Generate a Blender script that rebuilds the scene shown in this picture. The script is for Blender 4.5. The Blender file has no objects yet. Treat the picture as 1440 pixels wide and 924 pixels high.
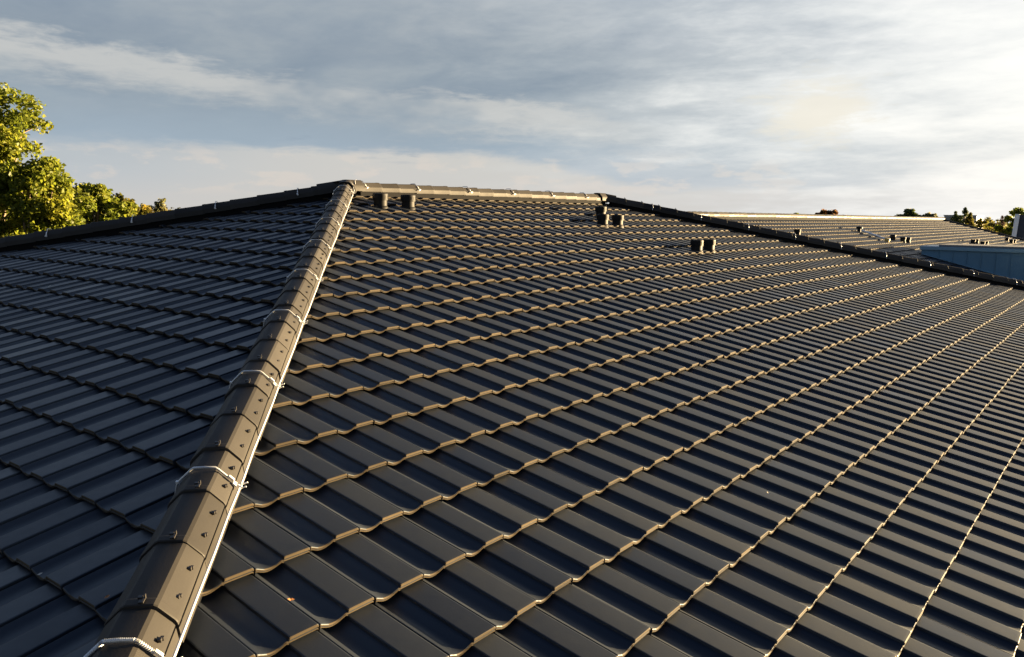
import bpy, bmesh, math, random
import numpy as np
from mathutils import Vector, Matrix

random.seed(7)
rng = np.random.default_rng(11)
sc = bpy.context.scene
col = sc.collection
R = math.radians

# ------------------------------------------------------------------ scale and frame
# roof geometry is laid out in tile courses (1 course = S metres); apex of the ridge at the origin, ridge along +X
S = 0.34
ZR = 9.0                                   # ridge height above the ground
P = 0.25203                                # roof pitch
TP, CP, SP = math.tan(P), math.cos(P), math.sin(P)


def W(p):
    return Vector((p[0] * S, p[1] * S, p[2] * S + ZR))


# ------------------------------------------------------------------ camera
yaw, pitch, roll = 0.65687, -0.14009, -0.01342
d = Vector((math.cos(pitch) * math.cos(yaw), math.cos(pitch) * math.sin(yaw), math.sin(pitch)))
rt = Vector((math.sin(yaw), -math.cos(yaw), 0))
dn = d.cross(rt)
r2 = math.cos(roll) * rt + math.sin(roll) * dn
dn2 = -math.sin(roll) * rt + math.cos(roll) * dn
cam = bpy.data.cameras.new("camera")
cam.lens = 1.59059 * 18.0
cam.sensor_width = 36.0
cam.clip_start = 0.05
cam.clip_end = 6000
co = bpy.data.objects.new("camera", cam)
M = Matrix((r2, -dn2, -d)).transposed().to_4x4()
M.translation = W((-19.4153, -22.41408, -0.64496))
co.matrix_world = M
col.objects.link(co)
sc.camera = co

# ------------------------------------------------------------------ sun, sky, exposure
SUN_AZ, SUN_EL = R(-33.0), R(2.6)
sun = bpy.data.lights.new("sun", 'SUN')
sun.energy = 5.0
sun.angle = R(0.6)
sun.color = (1.0, 0.73, 0.39)
so = bpy.data.objects.new("sun", sun)
sdir = Vector((math.cos(SUN_EL) * math.cos(SUN_AZ), math.cos(SUN_EL) * math.sin(SUN_AZ), math.sin(SUN_EL)))
so.rotation_euler = sdir.to_track_quat('Z', 'Y').to_euler()
so.location = (30, -30, 40)
col.objects.link(so)

sc.view_settings.view_transform = 'Standard'
sc.view_settings.look = 'None'
sc.view_settings.gamma = 1.0
sc.view_settings.use_curve_mapping = False
EXPO = 3.0
sc.view_settings.exposure = EXPO


def lin(r, g, b, k=1.0):
    f = lambda c: ((c / 255 + 0.055) / 1.055) ** 2.4 if c > 10 else c / 255 / 12.92
    return (f(r) * k, f(g) * k, f(b) * k, 1.0)


class NT:
    """tiny helper to wire nodes"""
    def __init__(self, tree):
        self.t = tree

    def n(self, typ, inp=None, **kw):
        nd = self.t.nodes.new(typ)
        for k, v in kw.items():
            setattr(nd, k, v)
        for k, v in (inp or {}).items():
            s = nd.inputs[k]
            if isinstance(v, bpy.types.NodeSocket):
                self.t.links.new(v, s)
            else:
                s.default_value = v
        return nd

    def m(self, op, a, b=None, c=None, clamp=False):
        i = {0: a}
        if b is not None:
            i[1] = b
        if c is not None:
            i[2] = c
        return self.n('ShaderNodeMath', i, operation=op, use_clamp=clamp).outputs[0]

    def vm(self, op, a, b=None, out=0):
        i = {0: a}
        if b is not None:
            i[1] = b
        return self.n('ShaderNodeVectorMath', i, operation=op).outputs[out]

    def ramp(self, f, stops, interp='LINEAR'):
        nd = self.n('ShaderNodeValToRGB', {'Fac': f})
        cr = nd.color_ramp
        cr.interpolation = interp
        while len(cr.elements) < len(stops):
            cr.elements.new(0.5)
        for e, (p, c) in zip(cr.elements, stops):
            e.position = p
            e.color = c if len(c) == 4 else (*c, 1)
        return nd.outputs['Color']

    def mix(self, f, a, b, blend='MIX'):
        nd = self.n('ShaderNodeMix', data_type='RGBA', blend_type=blend)
        for k, v in ((0, f), (6, a), (7, b)):
            if isinstance(v, bpy.types.NodeSocket):
                self.t.links.new(v, nd.inputs[k])
            else:
                nd.inputs[k].default_value = v
        return nd.outputs[2]

    def ss(self, x, a, b):
        nd = self.n('ShaderNodeMapRange', {'Value': x, 'From Min': a, 'From Max': b, 'To Min': 0.0, 'To Max': 1.0},
                    interpolation_type='SMOOTHSTEP')
        return nd.outputs[0]

    def noise(self, vec, scale, detail=4, rough=0.5, dist=0.0):
        return self.n('ShaderNodeTexNoise', {'Vector': vec, 'Scale': scale, 'Detail': detail, 'Roughness': rough,
                                             'Distortion': dist}).outputs['Fac']


world = bpy.data.worlds.new("World")
sc.world = world
world.use_nodes = True
wt = world.node_tree
wt.nodes.clear()
N = NT(wt)
K = 1.0 / 2 ** EXPO
tc = N.n('ShaderNodeTexCoord').outputs['Generated']
dirv = N.vm('NORMALIZE', tc)
sep = N.n('ShaderNodeSeparateXYZ', {0: dirv})
dx, dy, dz = sep.outputs[0], sep.outputs[1], sep.outputs[2]
az = N.m('ARCTAN2', dy, dx)                         # radians; the picture spans about 0.1 (right) to 1.2 (left)
el = N.m('ARCSINE', dz)
sky = N.n('ShaderNodeTexSky', sky_type='NISHITA', sun_disc=False, sun_elevation=SUN_EL,
          sun_rotation=math.pi / 2 - SUN_AZ, air_density=1.0, dust_density=2.0, ozone_density=2.0)
# cloud deck seen from below: plane-projected noise, bands lie flat and bunch towards the horizon
zz = N.m('ADD', N.m('MAXIMUM', dz, 0.0), 0.16)
px_ = N.m('DIVIDE', dx, zz)
py_ = N.m('DIVIDE', dy, zz)
plane = N.n('ShaderNodeCombineXYZ', {0: px_, 1: py_, 2: 0.0}).outputs[0]
rot = N.n('ShaderNodeMapping', {'Vector': plane, 'Rotation': (0, 0, R(-30)), 'Scale': (0.62, 0.44, 1.0)}).outputs[0]
n_big = N.noise(rot, 1.3, 6, 0.52, 0.5)
n_fine = N.noise(N.n('ShaderNodeMapping', {'Vector': plane, 'Rotation': (0, 0, R(-38)), 'Scale': (0.95, 0.68, 1.0), 'Location': (3, 1, 0)}).outputs[0], 3.2, 8, 0.58, 0.3)
wisp = N.m('ADD', N.m('MULTIPLY', n_big, 0.62), N.m('MULTIPLY', n_fine, 0.38))
# bands: elevation warped by noise
wv = N.n('ShaderNodeCombineXYZ', {0: N.m('MULTIPLY', az, 3.2), 1: N.m('MULTIPLY', el, 9.0), 2: 0.3}).outputs[0]
w1 = N.m('SUBTRACT', N.noise(wv, 1.3, 5, 0.5), 0.5)
w2 = N.m('SUBTRACT', N.noise(N.vm('MULTIPLY', wv, (1.5, 3.0, 1.0)), 2.6, 8, 0.62, 0.4), 0.5)
w3 = N.m('SUBTRACT', N.noise(N.vm('MULTIPLY', wv, (2.0, 2.4, 1.0)), 5.0, 8, 0.62, 0.3), 0.5)
eb = N.m('ADD', el, N.m('ADD', N.m('MULTIPLY', w1, 0.05), N.m('MULTIPLY', w2, 0.02)))
body = N.ramp(N.m('DIVIDE', eb, 0.9), [
    (0.00, lin(190, 200, 209, K)), (0.05, lin(180, 193, 205, K)), (0.085, lin(160, 177, 193, K)),
    (0.13, lin(154, 168, 182, K)), (0.20, lin(149, 160, 172, K)), (0.32, lin(142, 157, 176, K)),
    (0.46, lin(112, 132, 164, K)), (0.62, lin(62, 84, 124, K)), (1.0, lin(38, 58, 98, K))])
patch = N.ramp(N.m('ADD', wisp, N.m('MULTIPLY', w3, 0.10)), [(0.38, lin(134, 149, 166, K)), (0.48, lin(152, 164, 176, K)), (0.56, lin(172, 180, 186, K)), (0.68, lin(196, 198, 197, K))])
body = N.mix(N.m('MULTIPLY', N.m('MULTIPLY', N.ss(el, 0.07, 0.16), N.m('SUBTRACT', 1.0, N.ss(el, 0.28, 0.5))), 0.60), body, patch)
# unseen blue fill added high in the sky, away from the sun, lifting the shaded slope
sky_fill = N.m('MULTIPLY', N.m('MULTIPLY', N.ss(az, 0.72, 1.15), N.ss(el, 0.24, 0.42)), N.m('SUBTRACT', 1.0, N.ss(el, 0.95, 1.3)))
body = N.mix(N.m('MULTIPLY', sky_fill, 0.9), body, lin(150, 171, 203, K))
# long pale ragged streak sinking to the right
line = N.m('SUBTRACT', el, N.m('MULTIPLY_ADD', N.m('SUBTRACT', az, 0.72), 0.085, 0.124))
line = N.m('ADD', line, N.m('ADD', N.m('MULTIPLY', w1, 0.03), N.m('ADD', N.m('MULTIPLY', w2, 0.045), N.m('MULTIPLY', w3, 0.035))))
up = N.m('SUBTRACT', 1.0, N.ss(line, -0.004, 0.018))
lo_ = N.ss(line, -0.045, -0.004)
streak = N.m('MULTIPLY', N.m('MULTIPLY', up, lo_), N.ss(N.noise(N.vm('MULTIPLY', wv, (1.0, 0.7, 1.0)), 1.7, 4, 0.55), 0.20, 0.46))
streak = N.m('MULTIPLY', streak, N.ss(az, 0.40, 0.62))
body = N.mix(N.m('MULTIPLY', streak, 0.85), body, lin(205, 205, 203, K))
# bright low bank with a crisp ragged top edge, sinking to the right
edge = N.m('MULTIPLY_ADD', N.ss(az, 0.45, 0.72), 0.040, 0.034)
be = N.m('SUBTRACT', N.m('ADD', el, N.m('ADD', N.m('MULTIPLY', w2, 0.020), N.m('MULTIPLY', w3, 0.012))), edge)
bank = N.m('SUBTRACT', 1.0, N.ss(be, -0.010, 0.004))
bank = N.m('MULTIPLY', bank, N.m('SUBTRACT', 1.0, N.m('MULTIPLY', N.ss(az, 0.85, 1.15), 0.60)))
body = N.mix(N.m('MULTIPLY', bank, 0.92), body, lin(212, 210, 206, K))
haze_b = N.m('SUBTRACT', 1.0, N.ss(el, -0.005, 0.045))
body = N.mix(N.m('MULTIPLY', haze_b, 0.75), body, lin(214, 210, 204, K))
# small warm cumulus puffs near the horizon
low = N.m('MULTIPLY', N.ss(N.noise(N.vm('MULTIPLY', wv, (3.2, 3.4, 1.0)), 1.7, 6, 0.55), 0.50, 0.62), N.m('MULTIPLY', N.m('SUBTRACT', 1.0, N.ss(el, 0.05, 0.085)), N.ss(el, 0.012, 0.03)))
body = N.mix(N.m('MULTIPLY', low, 0.55), body, lin(226, 216, 207, K))
# dark scraps of cloud
scr = N.m('MULTIPLY', N.ss(N.noise(N.vm('MULTIPLY', wv, (1.6, 3.4, 1.0)), 2.0, 6, 0.6, 0.2), 0.60, 0.72), N.m('MULTIPLY', N.ss(el, 0.05, 0.07), N.m('SUBTRACT', 1.0, N.ss(el, 0.09, 0.12))))
body = N.mix(N.m('MULTIPLY', scr, 0.5), body, lin(150, 166, 184, K))
# glow of the sun behind the cloud
gd = Vector((math.cos(R(13)) * math.cos(R(-22)), math.cos(R(13)) * math.sin(R(-22)), math.sin(R(13))))
ang = N.m('ARCCOSINE', N.vm('DOT_PRODUCT', dirv, tuple(gd), out=1))
gw = N.m('ADD', N.m('MULTIPLY', N.m('SUBTRACT', wisp, 0.5), -0.7), N.m('ADD', N.m('MULTIPLY', w2, -0.14), N.m('MULTIPLY', w3, -0.10)))
glow = N.m('SUBTRACT', 1.0, N.ss(N.m('ADD', ang, gw), 0.46, 1.14))
glow = N.m('MULTIPLY', glow, N.m('SUBTRACT', 1.0, N.ss(el, 0.40, 0.75)))
body = N.mix(N.m('MULTIPLY', glow, 0.9), body, lin(233, 236, 237, K))
glow2 = N.m('SUBTRACT', 1.0, N.ss(N.m('ADD', ang, N.m('MULTIPLY', gw, 1.7)), 0.30, 0.84))
glow2 = N.m('MULTIPLY', glow2, N.m('SUBTRACT', 1.0, N.ss(el, 0.40, 0.70)))
body = N.mix(glow2, body, (1.08 * K, 1.07 * K, 1.03 * K, 1))
# a cream lit cumulus left of the glow
qa = N.m('MULTIPLY', N.m('SUBTRACT', az, 0.31), 1.0)
qe = N.m('MULTIPLY', N.m('SUBTRACT', el, 0.118), 1.5)
qd = N.m('SQRT', N.m('ADD', N.m('MULTIPLY', qa, qa), N.m('MULTIPLY', qe, qe)))
puff = N.m('SUBTRACT', 1.0, N.ss(N.m('ADD', qd, N.m('ADD', N.m('MULTIPLY', w2, 0.10), N.m('MULTIPLY', w3, 0.10))), 0.015, 0.075))
body = N.mix(N.m('MULTIPLY', puff, 0.85), body, lin(246, 240, 226, K))
bg_sky = N.n('ShaderNodeBackground', {'Color': sky.outputs[0], 'Strength': 0.05}).outputs[0]
bg_cl = N.n('ShaderNodeBackground', {'Color': body, 'Strength': 1.0}).outputs[0]
ms = N.n('ShaderNodeMixShader', {0: 0.93, 1: bg_sky, 2: bg_cl}).outputs[0]
N.n('ShaderNodeOutputWorld', {'Surface': ms})


# ------------------------------------------------------------------ materials
def mat(name, base, rough=0.5, spec=0.5, metal=0.0, var=0.0, var_scale=8.0, bump=0.0, bump_scale=60.0, tone=False, rough_var=0.0):
    m = bpy.data.materials.new(name)
    m.use_nodes = True
    t = m.node_tree
    n = NT(t)
    b = t.nodes['Principled BSDF']
    b.inputs['Roughness'].default_value = rough
    b.inputs['Specular IOR Level'].default_value = spec
    b.inputs['Metallic'].default_value = metal
    c = (*base, 1.0)
    obj = n.n('ShaderNodeTexCoord').outputs['Object']
    if var or tone:
        f = n.m('MULTIPLY_ADD', n.m('SUBTRACT', n.noise(obj, var_scale, 5, 0.6), 0.5), var * 2, 1.0)
        if tone:
            a = n.n('ShaderNodeAttribute', attribute_name='tone').outputs['Fac']
            f = n.m('MULTIPLY', f, n.m('MULTIPLY_ADD', a, 0.35, 1.0))
        if tone:
            f = n.m('MULTIPLY', f, n.m('MULTIPLY_ADD', n.m('SUBTRACT', n.noise(obj, 1.1, 4, 0.55), 0.5), 0.7, 1.0))
        cc = n.vm('SCALE', c[:3])
        sc_ = cc.node
        t.links.new(f, sc_.inputs['Scale'])
        t.links.new(cc, b.inputs['Base Color'])
    else:
        b.inputs['Base Color'].default_value = c
    if rough_var:
        rr = n.m('MULTIPLY_ADD', n.m('SUBTRACT', n.noise(obj, var_scale * 2.3, 6, 0.65), 0.5), rough_var * 2, rough)
        if tone:
            a = n.n('ShaderNodeAttribute', attribute_name='tone').outputs['Fac']
            rr = n.m('MULTIPLY_ADD', a, 0.10, rr)
        t.links.new(rr, b.inputs['Roughness'])
    if bump:
        bp = n.n('ShaderNodeBump', {'Height': n.noise(obj, bump_scale, 4, 0.6), 'Strength': bump, 'Distance': 0.004})
        t.links.new(bp.outputs[0], b.inputs['Normal'])
    return m


M_EDGE_LIT = mat("tile_edge_lit", (0.050, 0.038, 0.023), 0.62, 0.08, var=0.35, var_scale=14, tone=True, rough_var=0.08)  # same tiles, front edges painted lighter and golden: low-sun contrast put into the colour
M_TILE = mat("engobed_tile", (0.0066, 0.0082, 0.0125), 0.51, 0.60, var=0.28, var_scale=9, bump=0.06, bump_scale=120, tone=True, rough_var=0.08)
M_TILE.node_tree.nodes["Principled BSDF"].inputs["Specular Tint"].default_value = (0.72, 0.86, 1.0, 1.0)   # blue-grey engobe sheen
M_CAP = mat("engobed_cap", (0.035, 0.0325, 0.030), 0.60, 0.14, var=0.15, var_scale=7, bump=0.06, bump_scale=140, tone=True, rough_var=0.08)
M_BLACK = mat("black_plastic", (0.0055, 0.0055, 0.006), 0.6, 0.2, var=0.15, var_scale=20)
M_CLIP = mat("dark_clip", (0.02, 0.018, 0.017), 0.4, 0.5)
M_ALU = mat("aluminium_wire", (0.74, 0.74, 0.73), 0.38, 0.5, metal=0.35, var=0.08, var_scale=30)
M_ZINC = mat("galvanised_steel", (0.55, 0.56, 0.57), 0.42, 0.5, metal=0.55, var=0.12, var_scale=40)
M_DECK = mat("roof_underlay", (0.006, 0.006, 0.0065), 0.9, 0.1)
M_RENDER = mat("wall_render", (0.42, 0.40, 0.37), 0.9, 0.2, var=0.1, var_scale=2)
M_BLUE = mat("blue_grey_metal", (0.075, 0.175, 0.26), 0.45, 0.5, var=0.12, var_scale=1.5, rough_var=0.06)
M_BLUE2 = mat("blue_grey_trim", (0.16, 0.28, 0.36), 0.5, 0.5, var=0.1, var_scale=2)
M_MEMB = mat("flat_roof_membrane", (0.16, 0.17, 0.18), 0.8, 0.3, var=0.2, var_scale=3)
M_GLASS = mat("window_glass", (0.05, 0.08, 0.11), 0.08, 0.8)
M_SLATE = mat("dark_slate", (0.022, 0.024, 0.03), 0.6, 0.4, var=0.25, var_scale=6)
M_WHITE = mat("white_board", (0.62, 0.63, 0.62), 0.6, 0.4, var=0.06, var_scale=3)
M_BARK = mat("bark", (0.16, 0.12, 0.085), 0.9, 0.2, var=0.3, var_scale=6, bump=0.5, bump_scale=20)
M_STEEL_DUCT = mat("bright_duct", (0.7, 0.7, 0.7), 0.3, 0.5, metal=0.4)
M_BRASS = mat("yellow_rubber", (0.45, 0.33, 0.10), 0.5, 0.5)
M_CHIP = mat("dry_leaf", (0.35, 0.15, 0.05), 0.7, 0.3)
M_PALE = mat("pale_leaf", (0.45, 0.42, 0.36), 0.7, 0.3)


def leaf_mat(name, a, b, c, transl=0.6):
    m = bpy.data.materials.new(name)
    m.use_nodes = True
    t = m.node_tree
    n = NT(t)
    t.nodes.clear()
    at = n.n('ShaderNodeAttribute', attribute_name='tone').outputs['Fac']
    colr = n.ramp(n.m('MULTIPLY_ADD', at, 0.5, 0.5), [(0.05, a), (0.5, b), (0.95, c)])
    pb = n.n('ShaderNodeBsdfPrincipled', {'Base Color': colr, 'Roughness': 0.5, 'Specular IOR Level': 0.35}).outputs[0]
    tr = n.n('ShaderNodeBsdfTranslucent', {'Color': colr}).outputs[0]
    mx = n.n('ShaderNodeMixShader', {0: transl, 1: pb, 2: tr}).outputs[0]
    n.n('ShaderNodeOutputMaterial', {'Surface': mx})
    return m


L_PLANE = leaf_mat("plane_leaves", (0.095, 0.125, 0.014), (0.155, 0.185, 0.018), (0.23, 0.23, 0.024))
L_OLIVE = leaf_mat("olive_leaves", (0.05, 0.055, 0.01), (0.115, 0.11, 0.018), (0.21, 0.16, 0.026))
L_RED = leaf_mat("russet_leaves", (0.06, 0.03, 0.012), (0.12, 0.058, 0.02), (0.19, 0.10, 0.035))
L_PURPLE = leaf_mat("purple_needles", (0.02, 0.014, 0.014), (0.045, 0.028, 0.026), (0.085, 0.055, 0.045))
L_FIR = leaf_mat("fir_needles", (0.03, 0.05, 0.02), (0.06, 0.088, 0.026), (0.12, 0.14, 0.034), 0.3)
L_PALE = leaf_mat("pale_leaves", (0.08, 0.09, 0.035), (0.15, 0.15, 0.055), (0.24, 0.21, 0.08))


# ------------------------------------------------------------------ object helpers
def link(o, parent=None):
    col.objects.link(o)
    if parent is not None:
        o.parent = parent
        o.matrix_parent_inverse = parent.matrix_basis.inverted()
    return o


def tag(o, label, cat, group=None, kind=None):
    if kind:
        o["kind"] = kind
    if label:
        o["label"] = label
    if cat:
        o["category"] = cat
    if group:
        o["group"] = group
    return o


def thing(name, loc, label, cat, group=None):
    o = bpy.data.objects.new(name, None)
    o.empty_display_size = 0.2
    o.location = loc
    link(o)
    return tag(o, label, cat, group)


def obj_bm(name, bm, material, parent=None, sharp=None):
    me = bpy.data.meshes.new(name)
    bm.to_mesh(me)
    bm.free()
    for m in (material if isinstance(material, (list, tuple)) else [material]):
        me.materials.append(m)
    if sharp is not None:
        me.polygons.foreach_set('use_smooth', [True] * len(me.polygons))
        me.set_sharp_from_angle(angle=R(sharp))
    o = bpy.data.objects.new(name, me)
    return link(o, parent)


def obj_np(name, V, F, material, parent=None, tone=None, sharp=None):
    """V (n,3) metres, F (m,4) quads"""
    me = bpy.data.meshes.new(name)
    V = np.ascontiguousarray(V, dtype=np.float32)
    F = np.ascontiguousarray(F, dtype=np.int32)
    k = F.shape[1]
    me.vertices.add(len(V))
    me.vertices.foreach_set('co', V.ravel())
    me.loops.add(F.size)
    me.loops.foreach_set('vertex_index', F.ravel())
    me.polygons.add(len(F))
    me.polygons.foreach_set('loop_start', np.arange(0, F.size, k, dtype=np.int32))
    me.update(calc_edges=True)
    if tone is not None:
        a = me.attributes.new('tone', 'FLOAT', 'POINT')
        a.data.foreach_set('value', np.ascontiguousarray(tone, dtype=np.float32))
    if sharp is not None:
        me.polygons.foreach_set('use_smooth', [True] * len(F))
        me.set_sharp_from_angle(angle=R(sharp))
    me.materials.append(material)
    return link(bpy.data.objects.new(name, me), parent)


def bm_box(bm, c, size, rotm=None, bevel=0.0):
    g = bmesh.ops.create_cube(bm, size=1.0)
    vs = g['verts']
    for v in vs:
        v.co = Vector((v.co.x * size[0], v.co.y * size[1], v.co.z * size[2]))
    if bevel:
        es = list({e for v in vs for e in v.link_edges})
        r = bmesh.ops.bevel(bm, geom=es, offset=bevel, segments=2, affect='EDGES', profile=0.6)
        vs = list({v for f in r['faces'] for v in f.verts} | {v for v in vs if v.is_valid})
    for v in vs:
        q = v.co
        if rotm is not None:
            q = rotm @ q
        v.co = q + Vector(c)
    return vs


def bm_tube(bm, pts, r, seg=8, cap=True):
    """tube along pts; r number or list"""
    pts = [Vector(p) for p in pts]
    rs = r if isinstance(r, (list, tuple)) else [r] * len(pts)
    rings = []
    up = Vector((0.13, 0.27, 0.95)).normalized()
    for i, p in enumerate(pts):
        a = pts[max(i - 1, 0)]
        b = pts[min(i + 1, len(pts) - 1)]
        t = (b - a).normalized()
        u = t.cross(up)
        if u.length < 1e-3:
            u = t.cross(Vector((1, 0, 0)))
        u.normalize()
        v = t.cross(u)
        rings.append([bm.verts.new(p + rs[i] * (math.cos(2 * math.pi * k / seg) * u + math.sin(2 * math.pi * k / seg) * v)) for k in range(seg)])
    for a, b in zip(rings, rings[1:]):
        for k in range(seg):
            bm.faces.new((a[k], a[(k + 1) % seg], b[(k + 1) % seg], b[k]))
    if cap:
        bm.faces.new(rings[0][::-1])
        bm.faces.new(rings[-1])


def bm_lathe(bm, prof, seg=24, c=(0, 0, 0), rotm=None):
    rings = []
    for (r, z) in prof:
        ring = []
        for k in range(seg):
            q = Vector((r * math.cos(2 * math.pi * k / seg), r * math.sin(2 * math.pi * k / seg), z))
            if rotm is not None:
                q = rotm @ q
            ring.append(bm.verts.new(q + Vector(c)))
        rings.append(ring)
    for a, b in zip(rings, rings[1:]):
        for k in range(seg):
            bm.faces.new((a[k], a[(k + 1) % seg], b[(k + 1) % seg], b[k]))
    bm.faces.new(rings[0][::-1])
    bm.faces.new(rings[-1])


# ------------------------------------------------------------------ roof tiles
TW = 0.67015
PROF_HI = [(0.022, -0.085), (0.023, -0.020), (0.035, -0.018), (0.07, -0.027), (0.12, -0.043), (0.18, -0.060), (0.24, -0.067), (0.31, -0.068),
           (0.37, -0.060), (0.43, -0.045), (0.48, -0.033), (0.512, -0.029), (0.519, -0.003), (0.532, 0.0), (0.548, 0.0004), (0.75, 0.0005), (0.958, 0.0004), (0.974, 0.0),
           (0.988, -0.004), (0.995, -0.014), (0.996, -0.085)]
ROW_HI = [(-1.09, -0.0860), (-0.55, -0.0435), (-0.05, -0.0024), (-0.03, -0.0012), (-0.010, -0.0014), (-0.002, -0.007), (0.0, -0.014), (0.0, -0.027), (-0.009, -0.031),
          (-0.009, -0.036), (0.0, -0.040), (0.0, -0.054), (-0.03, -0.060)]
PROF_LO = [(0.016, -0.02), (0.10, -0.034), (0.22, -0.055), (0.36, -0.047), (0.49, -0.024), (0.52, 0.0), (0.98, 0.0), (1.0, -0.08)]
ROW_LO = [(-1.09, -0.086), (-0.012, -0.001), (0.0, -0.012), (0.0, -0.060), (-0.03, -0.065)]


def tile_slope(name, O, ex, es, en, x0, s_first, rows, xlim, planes, parent, hi=True, label=None, seed=0):
    """courses of tiles on one roof plane. xlim(s)->(xmin,xmax) in courses; planes=[(co,no)] keep the side the normal points away from"""
    rg = np.random.default_rng(seed)
    prof, row = (PROF_HI, ROW_HI) if hi else (PROF_LO, ROW_LO)
    u = np.array([p[0] for p in prof])
    hu = np.array([p[1] for p in prof])
    ds = np.array([r[0] for r in row])
    hs = np.array([r[1] for r in row])
    nu, nd = len(u), len(ds)
    # course 0 .. rows-1, tile indices
    if hi:
        tk = np.interp(u, [0.0, 0.05, 0.25, 0.36, 0.50, 0.518, 0.53, 1.0], [0.75, 0.72, 0.66, 0.50, 0.42, 0.9, 1, 1])
    else:
        tk = np.interp(u, [0.0, 0.25, 0.5, 0.52, 1], [.6, .5, .4, .9, 1])
    HS = np.where(hs[None, :] < -0.0135, np.where(ds[None, :] > -0.035, hs[None, :] * tk[:, None], hs[None, :]), hs[None, :] * np.ones((nu, 1)))
    T = []
    for j in range(rows):
        s = s_first + j
        lo, hi_ = xlim(s)
        i0 = math.floor((lo - x0) / TW) - 1
        i1 = math.ceil((hi_ - x0) / TW) + 1
        T += [(i, s) for i in range(i0, i1)]
    T = np.array(T, float)
    n = len(T)
    tone = rg.normal(0, 0.45, n).clip(-1, 1)
    dh = rg.normal(0, 0.0018, n).clip(-.005, .005)
    dsj = rg.normal(0, 0.006, n).clip(-.014, .014)
    tilt = rg.normal(0, 0.0025, n).clip(-.006, .006)
    yawj = rg.normal(0, 0.004, n)
    X = x0 + (T[:, 0, None, None] + u[None, :, None]) * TW + np.zeros((1, 1, nd))
    Sx = T[:, 1, None, None] + ds[None, None, :] + dsj[:, None, None] + yawj[:, None, None] * (u[None, :, None] - .5)
    H = hu[None, :, None] + HS[None, :, :] + dh[:, None, None] + tilt[:, None, None] * (u[None, :, None] - .5)
    # the side skirts stay at tile thickness, never deeper than the course below
    H = np.broadcast_to(H, X.shape)
    Sx = np.broadcast_to(Sx, X.shape)
    O, ex, es, en = map(np.array, (O, ex, es, en))
    V = O + X[..., None] * ex + Sx[..., None] * es + H[..., None] * en
    V = V.reshape(n, nu * nd, 3)
    # cull tiles wholly outside any clip plane
    keep = np.ones(n, bool)
    cross = np.zeros(n, bool)
    for c, no in planes:
        dd = (V - np.array(c)) @ np.array(no)
        keep &= dd.min(1) < 0
        cross |= (dd.max(1) > 0)
    base = (np.arange(nu - 1)[:, None] * nd + np.arange(nd - 1)[None, :])
    q = np.stack([base, base + 1, base + nd + 1, base + nd], -1).reshape(-1, 4)
    if np.dot(np.cross(ex, es), en) > 0:
        q = q[:, ::-1]

    def pack(sel):
        Vs = V[sel]
        m = len(Vs)
        F = (q[None] + (np.arange(m) * nu * nd)[:, None, None]).reshape(-1, 4)
        VV = Vs.reshape(-1, 3).copy()
        VV *= S
        VV[:, 2] += ZR
        return VV, F, np.repeat(tone[sel], nu * nd)
    a = pack(keep & ~cross)
    o = obj_np(name, a[0], a[1], M_TILE, None, a[2])
    b = pack(keep & cross)
    if len(b[0]):
        o2 = obj_np(name + "_cut", b[0], b[1], M_TILE, None, b[2])
        bm = bmesh.new()
        bm.from_mesh(o2.data)
        for c, no in planes:
            bmesh.ops.bisect_plane(bm, geom=bm.verts[:] + bm.edges[:] + bm.faces[:], plane_co=W(c), plane_no=Vector(no), clear_outer=True)
        bm.from_mesh(o.data)
        bm.to_mesh(o.data)
        bm.free()
        me2 = o2.data
        bpy.data.objects.remove(o2)
        bpy.data.meshes.remove(me2)
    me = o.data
    me.materials.append(M_EDGE_LIT)
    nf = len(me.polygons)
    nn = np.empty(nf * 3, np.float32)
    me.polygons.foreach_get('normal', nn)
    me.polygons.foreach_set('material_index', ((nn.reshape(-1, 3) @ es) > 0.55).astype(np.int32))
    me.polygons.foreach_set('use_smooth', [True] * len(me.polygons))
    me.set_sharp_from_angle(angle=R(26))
    o.parent = parent
    o.matrix_parent_inverse = parent.matrix_basis.inverted()
    if label:
        o["label"] = label
    return o


L = 17.2                                # ridge length in courses
SMAX = 28                                   # slope length in courses
EH = np.array([-1, -1, -TP]); EH = EH / np.linalg.norm(EH)     # near hip, downhill

main = thing("hip_roof_building", W((0, 0, 0)), "large building under a dark tiled hip roof, its near hip running up to the apex", "building")
main.location.z = 0.0

nrm = lambda v: tuple(np.array(v, float) / np.linalg.norm(v))
# F1: sunlit front slope (-Y)
tile_slope("roof_slope", (0, 0, 0), (1, 0, 0), (0, -CP, -SP), (0, -SP, CP), -14.97803 - TW, 0.39713, SMAX,
           lambda s: (-s - 1, L + s + 1), [((0, 0, 0), nrm((-1, 1, 0))), ((L, 0, 0), nrm((1, 1, 0))), ((0, -0.16, 0), (0, 1, 0))],
           main, True, "front roof slope with sunlit golden tile edges", 1)
# F2: shaded hip end (-X)
tile_slope("roof_slope", (0, 0, 0), (0, -1, 0), (-CP, 0, -SP), (-SP, 0, CP), 6.91492 - 0.5 * TW, 0.77442, SMAX,
           lambda s: (-s - 1, s + 1), [((0, 0, 0), nrm((1, -1, 0))), ((0, 0, 0), nrm((1, 1, 0)))],
           main, True, "shaded blue-grey hip end slope", 2)
# F3: far hip end (+X), down to the valley of the rear wing
VAL = 22.43
tile_slope("roof_slope", (L, 0, 0), (0, 1, 0), (CP, 0, -SP), (SP, 0, CP), 0.1, 0.4, SMAX,
           lambda s: (-s - 1, s + 1), [((L, 0, 0), nrm((-1, 1, 0))), ((L, 0, 0), nrm((-1, -1, 0))), ((VAL + .3, 0, 0), nrm((1, 1, 0)))],
           main, False, None, 3)
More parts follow.
